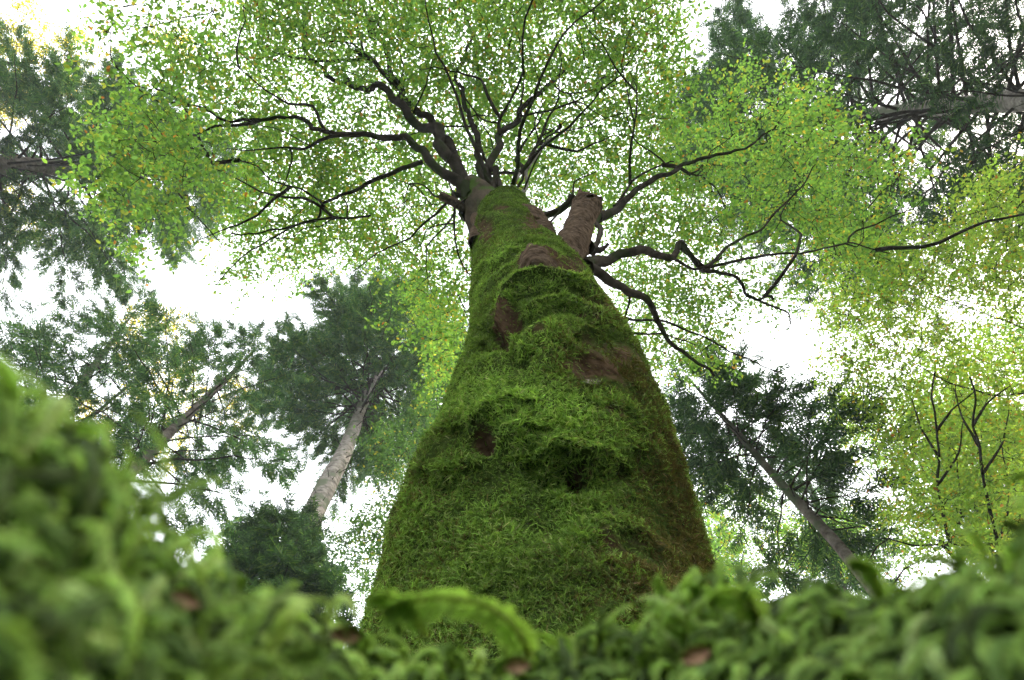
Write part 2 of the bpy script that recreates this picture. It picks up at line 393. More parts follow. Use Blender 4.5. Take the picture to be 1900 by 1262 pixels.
thick_lit = np.where(facing, blob(px, py, 1008, 655, 26, 34)+blob(px, py, 985, 800, 95, 60)+.8*blob(px, py, 960, 1000, 150, 80)+.8*(seg_dist(px, py, RIDGES[0][0])[0] < 9)+.7*(seg_dist(px, py, RIDGES[1][0])[0] < 8)+.6*blob(px, py, 920, 460, 40, 40), 0).clip(0, 1)[F4[:, 0]]  # bulges and ridge tops: longer shoots, with highlights painted into their colour
dn = fbm(cen, 9, 3, 5); mossy = mossy*np.clip(.95+.6*dn, .5, 1.5)
wgt = area*mossy*np.where(face > -.25, 1/np.maximum(fd, 1.)**1.35, .06)*(cen[:, 2] > .35)
NS = 270000
pickf = rng.choice(len(F4), NS, p=wgt/wgt.sum())
u, v_ = rng.random((NS, 1)), rng.random((NS, 1))
a0, b0, c0, d0 = (V2[F4[pickf, q]] for q in range(4))
T = (a0*(1-u)+b0*u)*(1-v_)+(d0*(1-u)+c0*u)*v_
n_ = fn[pickf]; dd = fd[pickf]
tang = rng.normal(0, 1, (NS, 3)); tang -= n_*(tang*n_).sum(1)[:, None]; tang /= np.linalg.norm(tang, axis=1)[:, None]
X = n_*rng.uniform(.25, .9, (NS, 1))+tang*.75+np.array([0, 0, -.35])*rng.uniform(.2, 1.2, (NS, 1))
sz = rng.uniform(.009, .0225, NS)*np.interp(dd, [1, 2.5, 5, 10], [1.1, 1.1, 1.15, 1.4])*np.clip(1+.5*dn[pickf], .6, 1.4)
dm = dead[F4[pickf, 0]]
g = pick([((.115, .20, .036), 4), ((.155, .25, .045), 3), ((.06, .11, .022), 3), ((.17, .22, .065), 1.3), ((.22, .24, .10), .25)], NS)
dead_shade = pick([((.085, .075, .024), 4), ((.060, .048, .018), 4), ((.07, .085, .02), 3), ((.13, .095, .045), 1)], NS)  # dead-moss browns, darkened to deepen the painted shade on the right side
tl_ = thick_lit[pickf]; big = ((fbm(cen[pickf], 2.3, 3, 9)*.42+.95).clip(.45, 1.6)*(1+.45*tl_))[:, None]; sz = sz*(1+.25*tl_)  # painted highlight brightens the colour here, shoots also grow longer
cs = np.where((rng.random(NS) < dm)[:, None], dead_shade, g)*big*np.exp(rng.normal(0, .22, (NS, 1)))
mb = MB(); which = rng.integers(0, len(SH), NS)
for q, (pv, pf) in enumerate(SH):
    i_ = which == q; kk = int(i_.sum())
    Mx = frames(X[i_], n_[i_], rng.normal(0, .8, kk)); v, f = inst(pv, pf, Mx, T[i_], sz[i_])
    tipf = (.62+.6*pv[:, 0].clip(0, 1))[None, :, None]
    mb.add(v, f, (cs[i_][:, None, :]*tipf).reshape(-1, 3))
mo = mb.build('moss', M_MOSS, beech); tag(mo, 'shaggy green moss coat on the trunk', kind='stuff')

# ------------------------------------------------------------------ limbs of the great beech
def crop4(pts): return [(350+x/1.9, y/1.9) for x, y in pts]
def limb(parent, pts, r0, r1, name='branch', mat=M_LIMB, n=None, bump=.12, nseg=9, dips=0):
    """pts: world points"""
    P = np.array(pts, float); n = n or max(8, len(P)*6)
    Q = spline(P, n); L = np.linalg.norm(Q[-1]-Q[0])
    lin = np.stack([np.interp(np.linspace(0, len(P)-1, n), np.arange(len(P)), P[:, w]) for w in range(3)], -1); Q = Q*.5+lin*.5
    Q[1:-1] += ((.008 if name == 'trunk' else .030)*min(1, 3*r0**.5)*L**.5+(0 if name == 'trunk' else .006*L))*np.stack([fbm(Q[1:-1], 2.2, 3, s_) for s_ in (101, 202, 303)], -1)
    r0 = r0*.80
    t = np.linspace(0, 1, n); R = r0*(1-t)**1.1+r1*t
    if r0 > .04: R = R*(1+.7*np.exp(-t*16))
    v, f = tube(Q, R, nseg, bump)
    return mesh_obj(name, v, f, mat, parent, None, True), Q, R
S0 = slant(380)
print('S0', S0, slant(500))
NODES, NRAD = [], []
def L4(raw, r0, r1, d0, d1, conv=True, **kw):
    P = crop4(raw) if conv else raw
    ds = np.cumsum([0]+[math.dist(P[q], P[q+1]) for q in range(len(P)-1)]); ds = ds/ds[-1]
    W_ = [at(x, y, d0+(d1-d0)*t) for (x, y), t in zip(P, ds)]
    o, Q, R = limb(beech, W_, r0, r1, **kw); NODES.append(Q[2:]); NRAD.append(R[2:]); return Q
px_r = lambda w, d: w*d/FPX/2
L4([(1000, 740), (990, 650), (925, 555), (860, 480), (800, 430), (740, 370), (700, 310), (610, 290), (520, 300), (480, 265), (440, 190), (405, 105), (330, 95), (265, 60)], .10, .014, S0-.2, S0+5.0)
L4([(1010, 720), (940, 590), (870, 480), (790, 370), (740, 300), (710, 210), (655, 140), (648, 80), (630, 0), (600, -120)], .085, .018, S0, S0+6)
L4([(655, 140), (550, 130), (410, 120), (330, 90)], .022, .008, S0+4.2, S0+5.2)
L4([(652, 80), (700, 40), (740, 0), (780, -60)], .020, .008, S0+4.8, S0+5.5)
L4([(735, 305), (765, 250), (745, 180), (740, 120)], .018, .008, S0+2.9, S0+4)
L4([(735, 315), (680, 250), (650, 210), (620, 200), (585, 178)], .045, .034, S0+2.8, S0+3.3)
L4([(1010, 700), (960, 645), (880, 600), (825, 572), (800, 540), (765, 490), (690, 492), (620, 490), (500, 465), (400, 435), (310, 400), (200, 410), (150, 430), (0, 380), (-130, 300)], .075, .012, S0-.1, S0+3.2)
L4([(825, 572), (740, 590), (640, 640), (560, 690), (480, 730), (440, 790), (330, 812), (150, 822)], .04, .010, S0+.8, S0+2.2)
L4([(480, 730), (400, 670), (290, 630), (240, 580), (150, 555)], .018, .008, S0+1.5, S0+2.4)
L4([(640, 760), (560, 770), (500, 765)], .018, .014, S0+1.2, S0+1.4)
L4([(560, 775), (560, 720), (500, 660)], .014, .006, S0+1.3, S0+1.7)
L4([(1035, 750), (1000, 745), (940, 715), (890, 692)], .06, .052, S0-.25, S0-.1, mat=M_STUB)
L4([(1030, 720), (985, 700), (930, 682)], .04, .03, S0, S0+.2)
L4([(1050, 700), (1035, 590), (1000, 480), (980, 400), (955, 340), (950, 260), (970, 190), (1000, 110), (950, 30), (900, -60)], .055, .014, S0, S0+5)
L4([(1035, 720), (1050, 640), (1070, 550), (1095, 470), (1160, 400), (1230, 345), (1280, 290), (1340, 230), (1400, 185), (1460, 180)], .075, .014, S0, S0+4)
L4([(1165, 405), (1250, 400), (1330, 370), (1400, 340)], .022, .008, S0+1.6, S0+2.5)
L4([(1290, 300), (1330, 330), (1430, 315), (1500, 300)], .016, .006, S0+2.4, S0+3)
L4([(1165, 395), (1185, 320), (1180, 200), (1150, 80), (1120, -20)], .018, .006, S0+1.8, S0+4)
L4([(1095, 475), (1095, 430), (1120, 380)], .03, .02, S0+1, S0+1.2)
L4([(1065, 730), (1075, 660), (1082, 590)], .05, .035, S0, S0+.5)
L4([(1110, 720), (1105, 670), (1078, 600)], .045, .03, S0, S0+.5)
L4([(1110, 720), (1160, 690), (1185, 660), (1180, 600), (1240, 520), (1300, 480)], .04, .012, S0+.1, S0+2, mat=M_FIRB)  # white-lit limb: the light is put into its pale bark colour
L4([(1120, 690), (1150, 640), (1170, 600)], .03, .02, S0+.3, S0+.8, mat=M_FIRB)  # side piece of the lit limb, light put into the bark colour too
L4([(1120, 720), (1140, 690), (1200, 540), (1250, 480), (1330, 430)], .03, .008, S0+.3, S0+2.6)
S5 = slant(500)
L4([(1440, 765), (1540, 705), (1640, 632), (1720, 592), (1830, 555), (1960, 520), (2080, 430)], .055, .012, S0-.2, S0+2.6)
L4([(1500, 728), (1560, 645), (1640, 592), (1710, 570)], .024, .008, S0+.4, S0+1.4)
L4([(1355, 700), (1300, 745), (1225, 770)], .05, .045, S0-.2, S0-.3)
L4([(1355, 700), (1365, 640), (1440, 600)], .016, .006, S0, S0+.9)
L4([(1445, 750), (1440, 820), (1430, 890), (1410, 860)], .03, .026, S0-.4, S5+.5)
L4([(1400, 870), (1450, 880), (1480, 858)], .05, .012, S5+.5, S5+.7)
L4([(1360, 960), (1400, 940), (1450, 920), (1500, 892), (1600, 890), (1660, 912), (1720, 900), (1755, 872), (1800, 930), (1860, 958), (1920, 995), (1980, 1040), (2060, 1055)], .062, .014, S5+.1, S5+3.8)
L4([(1265, 460), (1310, 493), (1340, 470), (1358, 450), (1410, 424), (1446, 388), (1493, 340), (1513, 305)], .028, .007, S5+2.2, S5+4, conv=False)
L4([(1310, 497), (1390, 475), (1437, 469), (1485, 471), (1580, 456), (1650, 470)], .024, .007, S5+2.6, S5+4.4, conv=False)
L4([(1240, 474), (1290, 500), (1340, 478)], .022, .010, S5+2.0, S5+2.6, conv=False)
L4([(1085, 498), (1110, 500), (1160, 542), (1205, 568), (1228, 603), (1245, 636), (1284, 667), (1325, 698)], .05, .012, S5+.1, S5+1.8, conv=False)
L4([(1161, 590), (1213, 599), (1300, 627), (1376, 660), (1450, 690)], .016, .006, S5+1.1, S5+2.6, conv=False)
L4([(1175, 619), (1225, 623), (1290, 640)], .014, .006, S5+1.0, S5+2.0, conv=False)
L4([(1168, 552), (1160, 600), (1190, 640), (1205, 690)], .012, .004, S5+.7, S5+1.2, conv=False)
def hit(x, y):
    m_ = (np.abs(px-x) < 5) & (np.abs(py-y) < 5) & facing
    return float(np.min(dist[m_])) if m_.any() else slant(y)
# the head of the trunk tapers into the fork
lv, lf = tube(spline([at(935, 470, S0-1.0), at(925, 430, S0-.6), at(905, 395, S0-.25), at(889, 362, S0+.1), at(876, 335, S0+.45)], 30), np.interp(np.linspace(0, 1, 30), [0, .3, .6, .8, 1], np.array([80, 92, 74, 50, 26])/2*S0/FPX), 40)
lv = lv+(.025*fbm(lv, 5, 3, 61)+.01*fbm(lv, 20, 3, 62))[:, None]*np.array([1, 1, .3])
mesh_obj('fork', lv, lf, bark_mat('fork_bark', (.02, .018, .012), (.07, .055, .04), 9, .9, (.035, .06, .014)), beech, None, True)
# dead snag limb, broken off at the top, and the knobs of old cuts
def snag(pts, rr, name, seed, jag=.06, parent=beech, mat=M_STUB, lab=None, nseg=56, n=60):
    Q = spline(np.array(pts), n); R = np.interp(np.linspace(0, 1, n), np.linspace(0, 1, len(rr)), rr)
    v, f = tube(Q, R, nseg, 0); v = v.reshape(n, nseg, 3)
    N_ = v-Q[:, None]; N_ /= np.linalg.norm(N_, axis=2)[..., None]
    q = v.reshape(-1, 3); d = (.26*fbm(q, 3.5, 3, seed)+.10*fbm(q, 14, 3, seed+3)+.04*fbm(q, 50, 2, seed+5)).reshape(n, nseg, 1)
    v = v+N_*d*R[:, None, None]
    # jagged rim and hollow end
    T_ = Q[-1]-Q[-2]; T_ /= np.linalg.norm(T_)
    jt = fbm(v[-1], 6, 4, seed+9, .6)
    for q_, wq in ((1, 1.), (2, .66), (3, .33)): v[-q_] += T_*(jt[:, None]*jag*1.6*wq)
    rings = [v.reshape(-1, 3)]; c_ = v[-1].mean(0)
    for s_, dp in ((.75, -.0), (.5, -.05), (.02, -.07)):
        rings.append(c_+(v[-1]-c_)*s_+T_*dp*R[-1]*4)
    A = np.concatenate(rings); i = np.arange(n+2)[:, None]*nseg; j = np.arange(nseg)[None]; k = (j+1) % nseg
    F = np.stack([i+j, i+k, i+nseg+k, i+nseg+j], -1).reshape(-1, 4)
    return tag(mesh_obj(name, A, F, mat, parent, None, True), lab)
w5, w4 = px_r(1, S5), px_r(1, S5+1.1)
snag([at(1030, 560, S5-.35), at(1046, 500, S5-.1), at(1062, 455, S5+.35), at(1078, 410, S5+.8), at(1093, 372, S5+1.15)],
     [w5*84, w5*78, w5*68, w5*60, w5*61, w4*54], 'broken_limb', 5, .13, lab='bare brown limb snapped off with a jagged end')
hb = hit(992, 500)
snag([at(1005, 528, hb-.05), at(998, 505, hb+.0), at(990, 484, hb+.12), at(986, 466, hb+.25)], [hb/FPX*34, hb/FPX*36, hb/FPX*26, hb/FPX*9], 'burl', 15, .03, lab='brown lumpy knob below the broken limb')
wt = px_r(1, S0)
for k_, (x0, y0, x1, y1, w0, w1) in enumerate([(898, 425, 882, 405, 26, 18), (950, 410, 954, 384, 26, 20), (985, 425, 975, 396, 46, 38), (1003, 415, 999, 392, 22, 16),
                                               (1000, 450, 1010, 424, 42, 26), (915, 410, 922, 388, 40, 30), (886, 445, 880, 425, 20, 12)]):
    ds_ = float(np.interp(y0, [380, 420, 480], [S0-.15, slant(420)-.15, slant(480)-.2]))
    snag([at(x0, y0+8, ds_-.1), at(x0, y0, ds_), at((x0+x1)/2, (y0+y1)/2, ds_+.12), at(x1, y1, ds_+.3)], [wt*w0*1.1, wt*w0, wt*(w0+w1)/2, wt*w1], 'knob', 30+k_, .03, nseg=26, n=20)

# ------------------------------------------------------------------ growing twigs and leaves towards given places
def sample_blobs(blobs, n, d0, d1, noise_f=.0, thr=-9):
    """blobs (px,py,rx,ry,weight[,d0,d1]) -> targets in 3-D"""
    w = np.array([b_[4]*b_[2]*b_[3] for b_ in blobs], float); w /= w.sum()
    idx = rng.choice(len(blobs), n, p=w); out_ = []
    for q in idx:
        b_ = blobs[q]; r_ = math.sqrt(rng.random()); a = rng.random()*2*math.pi
        x = b_[0]+b_[2]*r_*math.cos(a); y = b_[1]+b_[3]*r_*math.sin(a)
        e0, e1 = (b_[5], b_[6]) if len(b_) > 5 else (d0, d1)
        out_.append(at(x, y, rng.uniform(e0, e1)))
    out_ = np.array(out_)
    if noise_f: out_ = out_[fbm(out_, noise_f, 2, 55) > thr]
    return out_
def even_out(T, cell, cap):
    x, y = proj(T); key = {}; keep = []
    for q, kx in enumerate(zip((x//cell).astype(int), (y//cell).astype(int))):
        c_ = key.get(kx, 0)
        if c_ < cap*(.75+.5*((kx[0]*7+kx[1]*13) % 5)/4): keep.append(q); key[kx] = c_+1
    return T[keep]
def grow(parent, nodes_, targets, twig_r=.004, protos=SPR, pal=GREEN, per=3, name='leaves', mat=M_LEAF, twmat=M_LIMB, upn=None, maxtw=1e9, spread=.22, smin=.8, smax=1.25, sag=.06, steps=4):
    nodes_ = np.asarray(nodes_); d = np.array([np.min(np.linalg.norm(nodes_-t, axis=1)) for t in targets])
    targets = targets[np.argsort(d)]
    buf = np.zeros((len(nodes_)+len(targets)*steps, 3)); nb = len(nodes_); buf[:nb] = nodes_
    tw = MB(); T, X = [], []
    for t in targets:
        dn_ = np.linalg.norm(buf[:nb]-t, axis=1); q = int(np.argmin(dn_)); L = dn_[q]; a = buf[q]
        if L < .05: continue
        mid = (a+t)/2+rng.normal(0, .11, 3)*L+np.array([0, 0, sag])*L
        Q = spline([a, mid, t], steps+1)
        if tw.n < maxtw:
            tw.add(*tube(Q, np.linspace(twig_r+.008*L, twig_r*.6, steps+1), 4))
        buf[nb:nb+steps] = Q[1:]; nb += steps
        dr = (t-mid)/np.linalg.norm(t-mid)
        for _ in range(per):
            s_ = rng.uniform(.35, 1.0); p = Q[min(steps, int(s_*steps))]+rng.normal(0, spread*.45, 3)*[1, 1, .5]
            x = dr+rng.normal(0, .8, 3); x[2] = x[2]*.35-.08
            T.append(p); X.append(x)
    tag(tw.build('twigs', twmat, parent, True), kind='stuff')
    if upn is None: upn = np.array([0, 0, 1.])
    return tag(foliage(name, T, X, upn, protos, pal, mat, parent, smin, smax), kind='stuff')
def side_branches(parent, k, lmin, lmax, r_=.018):
    allQ = [q for q in NODES if len(q) > 6]; new = []
    for _ in range(k):
        q = allQ[rng.integers(len(allQ))]; i_ = rng.integers(len(q)//4, len(q)-1)
        d = q[i_+1]-q[i_] if i_+1 < len(q) else q[i_]-q[i_-1]; d /= np.linalg.norm(d)
        if q[i_][2] < 6.5: continue
        sdv = np.cross(d, rng.normal(0, 1, 3)); sdv /= np.linalg.norm(sdv); L = rng.uniform(lmin, lmax)
        pts = [q[i_]]; dr = d*.75+sdv*.8+np.array([0, 0, .12])
        for _k in range(5):
            dr = dr/np.linalg.norm(dr)+rng.normal(0, .28, 3); pts.append(pts[-1]+dr/np.linalg.norm(dr)*L/5)
        o, Q, R = limb(parent, pts, r_*rng.uniform(.7, 1.5), .004, nseg=6, bump=0, n=16); new.append(Q[1:])
    NODES.extend(new)
side_branches(beech, 46, 1.4, 3.2, .026)
side_branches(beech, 50, .8, 1.8, .013)
# canopy of the great beech: where the crown thickens in the photograph (px, py, rx, ry, weight)
CROWN = [(560, 60, 130, 90, .9), (700, 100, 130, 110, .8), (860, 60, 160, 110, 1.1), (1020, 60, 150, 120, 1.2), (1150, 70, 90, 110, 1.2), (820, 210, 90, 90, 1.1), (960, 230, 120, 100, 1.2),
         (1090, 200, 120, 110, 1.1), (1180, 300, 90, 70, 1.1), (760, 330, 90, 60, 1.2), (620, 290, 80, 60, 1.0), (530, 280, 80, 50, .8), (600, 400, 110, 60, 1.3), (730, 430, 90, 60, 1.2), (820, 400, 60, 60, 1.0),
         (480, 210, 80, 60, .6), (470, 330, 70, 60, .5), (480, 420, 60, 60, .4), (540, 490, 70, 40, .4), (460, 500, 40, 50, .3), (460, 100, 60, 90, .5), (410, 170, 60, 60, .25), (820, 510, 60, 60, .7), (790, 570, 60, 60, .35), (850, 610, 30, 60, .5),
         (835, 660, 45, 45, 1.1), (640, 200, 60, 40, .5), (960, 360, 60, 40, 1.0), (1060, 330, 60, 40, .9), (1160, 400, 60, 50, .8), (1250, 420, 90, 60, 1.1), (1230, 350, 60, 40, 1), (1330, 360, 80, 70, 1.1), (1400, 300, 90, 80, 1.2), (1480, 250, 90, 70, 1.1), (1400, 200, 60, 60, .9),
         (1540, 330, 80, 70, 1.1), (1570, 420, 70, 60, .9), (1480, 420, 80, 50, .8), (1290, 520, 70, 40, .9), (1180, 520, 60, 50, .8), (1240, 580, 80, 50, .9), (1330, 560, 60, 40, .6), (1300, 640, 60, 40, .7), (1180, 600, 30, 60, .7), (1240, 650, 40, 50, .6),
         (1420, 520, 60, 40, .6), (1620, 480, 60, 50, .7), (1500, 340, 120, 120, .7), (1350, 430, 80, 50, .7), (1640, 340, 50, 60, .5), (1480, 560, 50, 40, .35), (1230, 160, 40, 120, .7), (1300, 200, 40, 40, .4), (1230, 240, 40, 60, .8), (1200, 0, 60, 60, 1), (900, -60, 400, 60, .7), (640, -50, 200, 60, .7)]
tg = even_out(sample_blobs(CROWN, 9500, S0+2.3, S0+6.3, 1.5, -.30), 40, 8)
gx, gy = proj(tg); kk_ = (gx < 1320) | (rng.random(len(gx)) < .62); tg = tg[kk_]; gx = gx[kk_]; gy = gy[kk_]
for a_, b_, c_, d_ in [(1280, 150, 30, 95), (1300, 240, 28, 40), (1440, 485, 45, 40), (1230, 610, 30, 25), (440, 120, 28, 50), (640, 190, 30, 22), (420, 330, 28, 45), (520, 560, 90, 45), (1500, 600, 60, 60), (1350, 620, 35, 25), (1010, 250, 22, 14), (680, 350, 26, 14)]:
    ok_ = ((gx-a_)/c_)**2+((gy-b_)/d_)**2 > 1; tg, gx, gy = tg[ok_], gx[ok_], gy[ok_]
grow(beech, np.concatenate(NODES), tg, name='leaves', per=3)
LOWL = [(270, 60, 100, 70, 1.1), (330, 130, 60, 90, .7), (240, 170, 70, 80, .8), (280, 270, 90, 60, 1.3), (300, 350, 80, 50, 1.1), (230, 330, 60, 60, .9), (260, 420, 60, 40, .9), (350, 40, 50, 60, .7), (350, 270, 50, 60, .9)]
bq = [at(x, y, d) for x, y, d in [(350, 200, 9.6), (300, 190, 9.3), (262, 165, 9.2), (225, 140, 9.2), (210, 90, 9.3)]]
NL = [L4([(400, 285), (330, 272), (270, 262), (215, 262)], .016, .005, 10.2, 8.8, conv=False), L4([(352, 198), (300, 190), (262, 166), (215, 120), (205, 60)], .018, .005, 10.4, 8.8, conv=False),
      L4([(350, 380), (310, 340), (260, 330), (215, 300)], .014, .004, 10.0, 8.8, conv=False), L4([(395, 20), (330, 35), (270, 50), (200, 60)], .014, .004, 10.6, 9, conv=False),
      L4([(412, 455), (350, 385), (300, 380), (245, 430)], .012, .004, 10.6, 9, conv=False)]
tg = even_out(sample_blobs(LOWL, 700, 8.4, 10.6, 1.5, -.15), 40, 6)
grow(beech, np.concatenate(NL), tg, name='outer_leaves', protos=SPR_BIG, per=2)

# ------------------------------------------------------------------ neighbouring broadleaved trees
def broadleaf(label, trunkpts, r0, r1, limbs, blobs, n, d0, d1, pal, per=3, group=None, name='beech_tree', barkm=M_LIMB, nf=.8, thr=-.4, lr=.020, protos=SPR, twig_r=.004, cap=8):
    tp = [np.array(p, float) for p in trunkpts]
    t = empty(name, (tp[0][0], tp[0][1], 0), label, 'tree', group)
    o, Q, R = limb(t, tp, r0, r1, 'trunk', barkm, n=40, nseg=12)
    nd = [Q[8:]]
    for lm in limbs:
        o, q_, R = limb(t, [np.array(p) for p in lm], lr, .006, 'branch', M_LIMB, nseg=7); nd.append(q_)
    tg = even_out(sample_blobs(blobs, n, d0, d1, nf, thr), 40, cap)
    grow(t, np.concatenate(nd), tg, pal=pal, per=per, protos=protos, twig_r=twig_r)
    return t
def ground_under(p): return (p[0]*1.03, p[1]*1.03, -.1)
# right: yellow-green beech whose boughs come in from outside the frame
g1 = at(2250, 900, 13)
broadleaf('yellow green beech reaching in from the right, behind the mossy bank', [(g1[0]+.5, g1[1], -.1), g1, at(2150, 700, 14), at(2120, 500, 16)], .22, .08,
          [[at(2180, 760, 13.6), at(1960, 640, 12.5), at(1850, 590, 12.3), at(1750, 560, 12.5), at(1640, 520, 13)],
           [at(2150, 620, 14.5), at(1990, 470, 13), at(1900, 400, 13), at(1840, 370, 13.2), at(1780, 420, 13.4)],
           [at(2230, 820, 13.2), at(1980, 740, 12), at(1820, 732, 11.8), at(1740, 700, 12), at(1690, 670, 12.4), at(1600, 640, 13)],
           [at(2150, 720, 14), at(2000, 560, 13), at(1880, 500, 13), at(1760, 470, 13.4)]],
          [(1850, 400, 70, 60, 1.3), (1870, 500, 60, 70, 1.2), (1760, 500, 80, 60, 1.1), (1650, 510, 70, 70, 1.1), (1600, 600, 80, 60, .9), (1640, 690, 90, 60, 1.0), (1630, 620, 90, 70, 1.1), (1720, 670, 110, 50, 1.3), (1820, 700, 90, 40, 1.0), (1690, 760, 110, 60, 1.1),
           (1560, 560, 40, 60, .6), (1860, 770, 60, 40, .9), (1580, 470, 60, 40, .6), (1600, 720, 60, 50, .8), (1960, 500, 60, 300, .5), (1820, 810, 90, 40, .6)], 3600, 11, 15.5, YELLOWG, per=2, nf=1.4, thr=-.25, cap=10,
          group='neighbouring beeches')
# right: slender dark stems with sparse leaves
for lab, pts, rr, blobs in [
    ('slender crooked sapling with bare dark stem in front of the far right trees', [(1765, 1010), (1752, 960), (1738, 900), (1742, 850), (1738, 800), (1728, 740), (1735, 690)], .05, [(1720, 830, 60, 50, 1), (1780, 960, 60, 60, 1), (1690, 940, 50, 60, .7)]),
    ('slender sapling with two curved dark stems, close to the right edge', [(1850, 1010), (1838, 950), (1822, 880), (1818, 830), (1805, 790), (1812, 740), (1800, 700)], .055, [(1850, 850, 50, 60, 1), (1880, 960, 40, 70, .9), (1810, 900, 40, 50, .5)])]:
    W_ = [at(x, y, 11-.3*k_) for k_, (x, y) in enumerate(pts)]
    low = W_[0]-(W_[1]-W_[0])*.5; bot = np.array([low[0]*.98, low[1]*.98, -.1])
    ex = [[W_[4], at(pts[4][0]+25, pts[4][1]-40, 9.9), at(pts[4][0]+70, pts[4][1]-75, 9.9)], [W_[3], at(pts[3][0]-30, pts[3][1]-50, 10.1), at(pts[3][0]-50, pts[3][1]-110, 10.2)], [W_[2], at(pts[2][0]+40, pts[2][1]-60, 10.4), at(pts[2][0]+50, pts[2][1]-120, 10.3)],
          [W_[0], at(pts[0][0]+18, pts[0][1]-50, 11), at(pts[1][0]+28, pts[1][1]-60, 11), at(pts[2][0]+35, pts[2][1]-60, 10.8)],
          [W_[0], at(pts[0][0]-70, pts[0][1]+2, 10.9), at(pts[0][0]-130, pts[0][1]-12, 10.8)]]
    broadleaf(lab, [bot, low]+W_, .034, .010, ex, blobs, 200, 10, 12.5, YELLOWG, per=2, name='sapling', group='saplings', lr=.025)
# far broadleaved masses seen low on both sides
for lab, x, y, D, blobs, n, pal, d0, d1 in [
    ('bright leafy tree low behind the right side of the mossy trunk', 1400, 1000, 17, [(1390, 980, 60, 70, 1), (1450, 1010, 80, 60, 1), (1330, 900, 40, 50, .6), (1400, 1060, 90, 30, 1), (1340, 960, 40, 60, .9), (1320, 1030, 40, 60, 1)], 620, GREEN, 19, 22),
    ('leafy tree with light foliage beneath the right beech', 1800, 980, 19, [(1690, 850, 80, 50, 1.0), (1800, 940, 100, 80, .9), (1880, 880, 50, 80, .9), (1700, 990, 100, 50, 1.2), (1580, 780, 50, 50, .8), (1620, 1000, 80, 60, 1), (1870, 640, 60, 70, .8), (1760, 760, 80, 60, .7)], 1350, GREEN, 20, 24),
    ('deep green tree beside the left edge of the mossy trunk', 740, 950, 15, [(750, 880, 40, 60, .8), (720, 980, 50, 60, 1), (700, 1060, 60, 40, 1.1), (670, 1000, 40, 50, .9), (790, 780, 30, 50, .7), (830, 740, 30, 40, .9), (720, 830, 30, 50, .5)], 640, [((.045, .11, .025), 4), ((.07, .15, .03), 3), ((.03, .08, .02), 3), ((.2, .22, .03), .6)], 17, 20),
    ('autumn yellow tree glowing in the sun between the left firs', 260, 700, 22, [(275, 640, 50, 70, 1), (330, 620, 30, 50, .7), (300, 690, 60, 50, 1), (150, 780, 60, 40, .9), (440, 750, 50, 50, .6), (350, 740, 40, 50, .6), (310, 830, 40, 40, .5)], 520, [((.42, .40, .04), 4), ((.5, .36, .04), 2), ((.25, .32, .04), 2)], 27, 31),
    ('yellowish tree glowing behind the upper left fir', 40, 120, 24, [(30, 50, 50, 50, 1), (160, 130, 60, 60, 1), (30, 180, 40, 50, .9), (310, 70, 40, 30, .8), (80, 90, 60, 50, .6), (20, 350, 30, 60, .5), (40, 430, 40, 30, .5)], 420, [((.45, .42, .05), 4), ((.5, .36, .04), 2), ((.3, .36, .05), 2)], 30, 33)]:
    tp_ = at(x, y, (d0+d1)/2); tb = (tp_[0]*1.0, tp_[1]*1.0, -.1)
    broadleaf(lab, [tb, tp_*[1, 1, .55]+[.2, .1, 0], tp_], .22, .05, [], blobs, n, d0, d1, pal, per=3, name='broadleaf_tree', protos=[(p_*1.35, f_) for p_, f_ in SPR_BIG[:4]], nf=.5, twig_r=.008,
              group='far broadleaved trees')

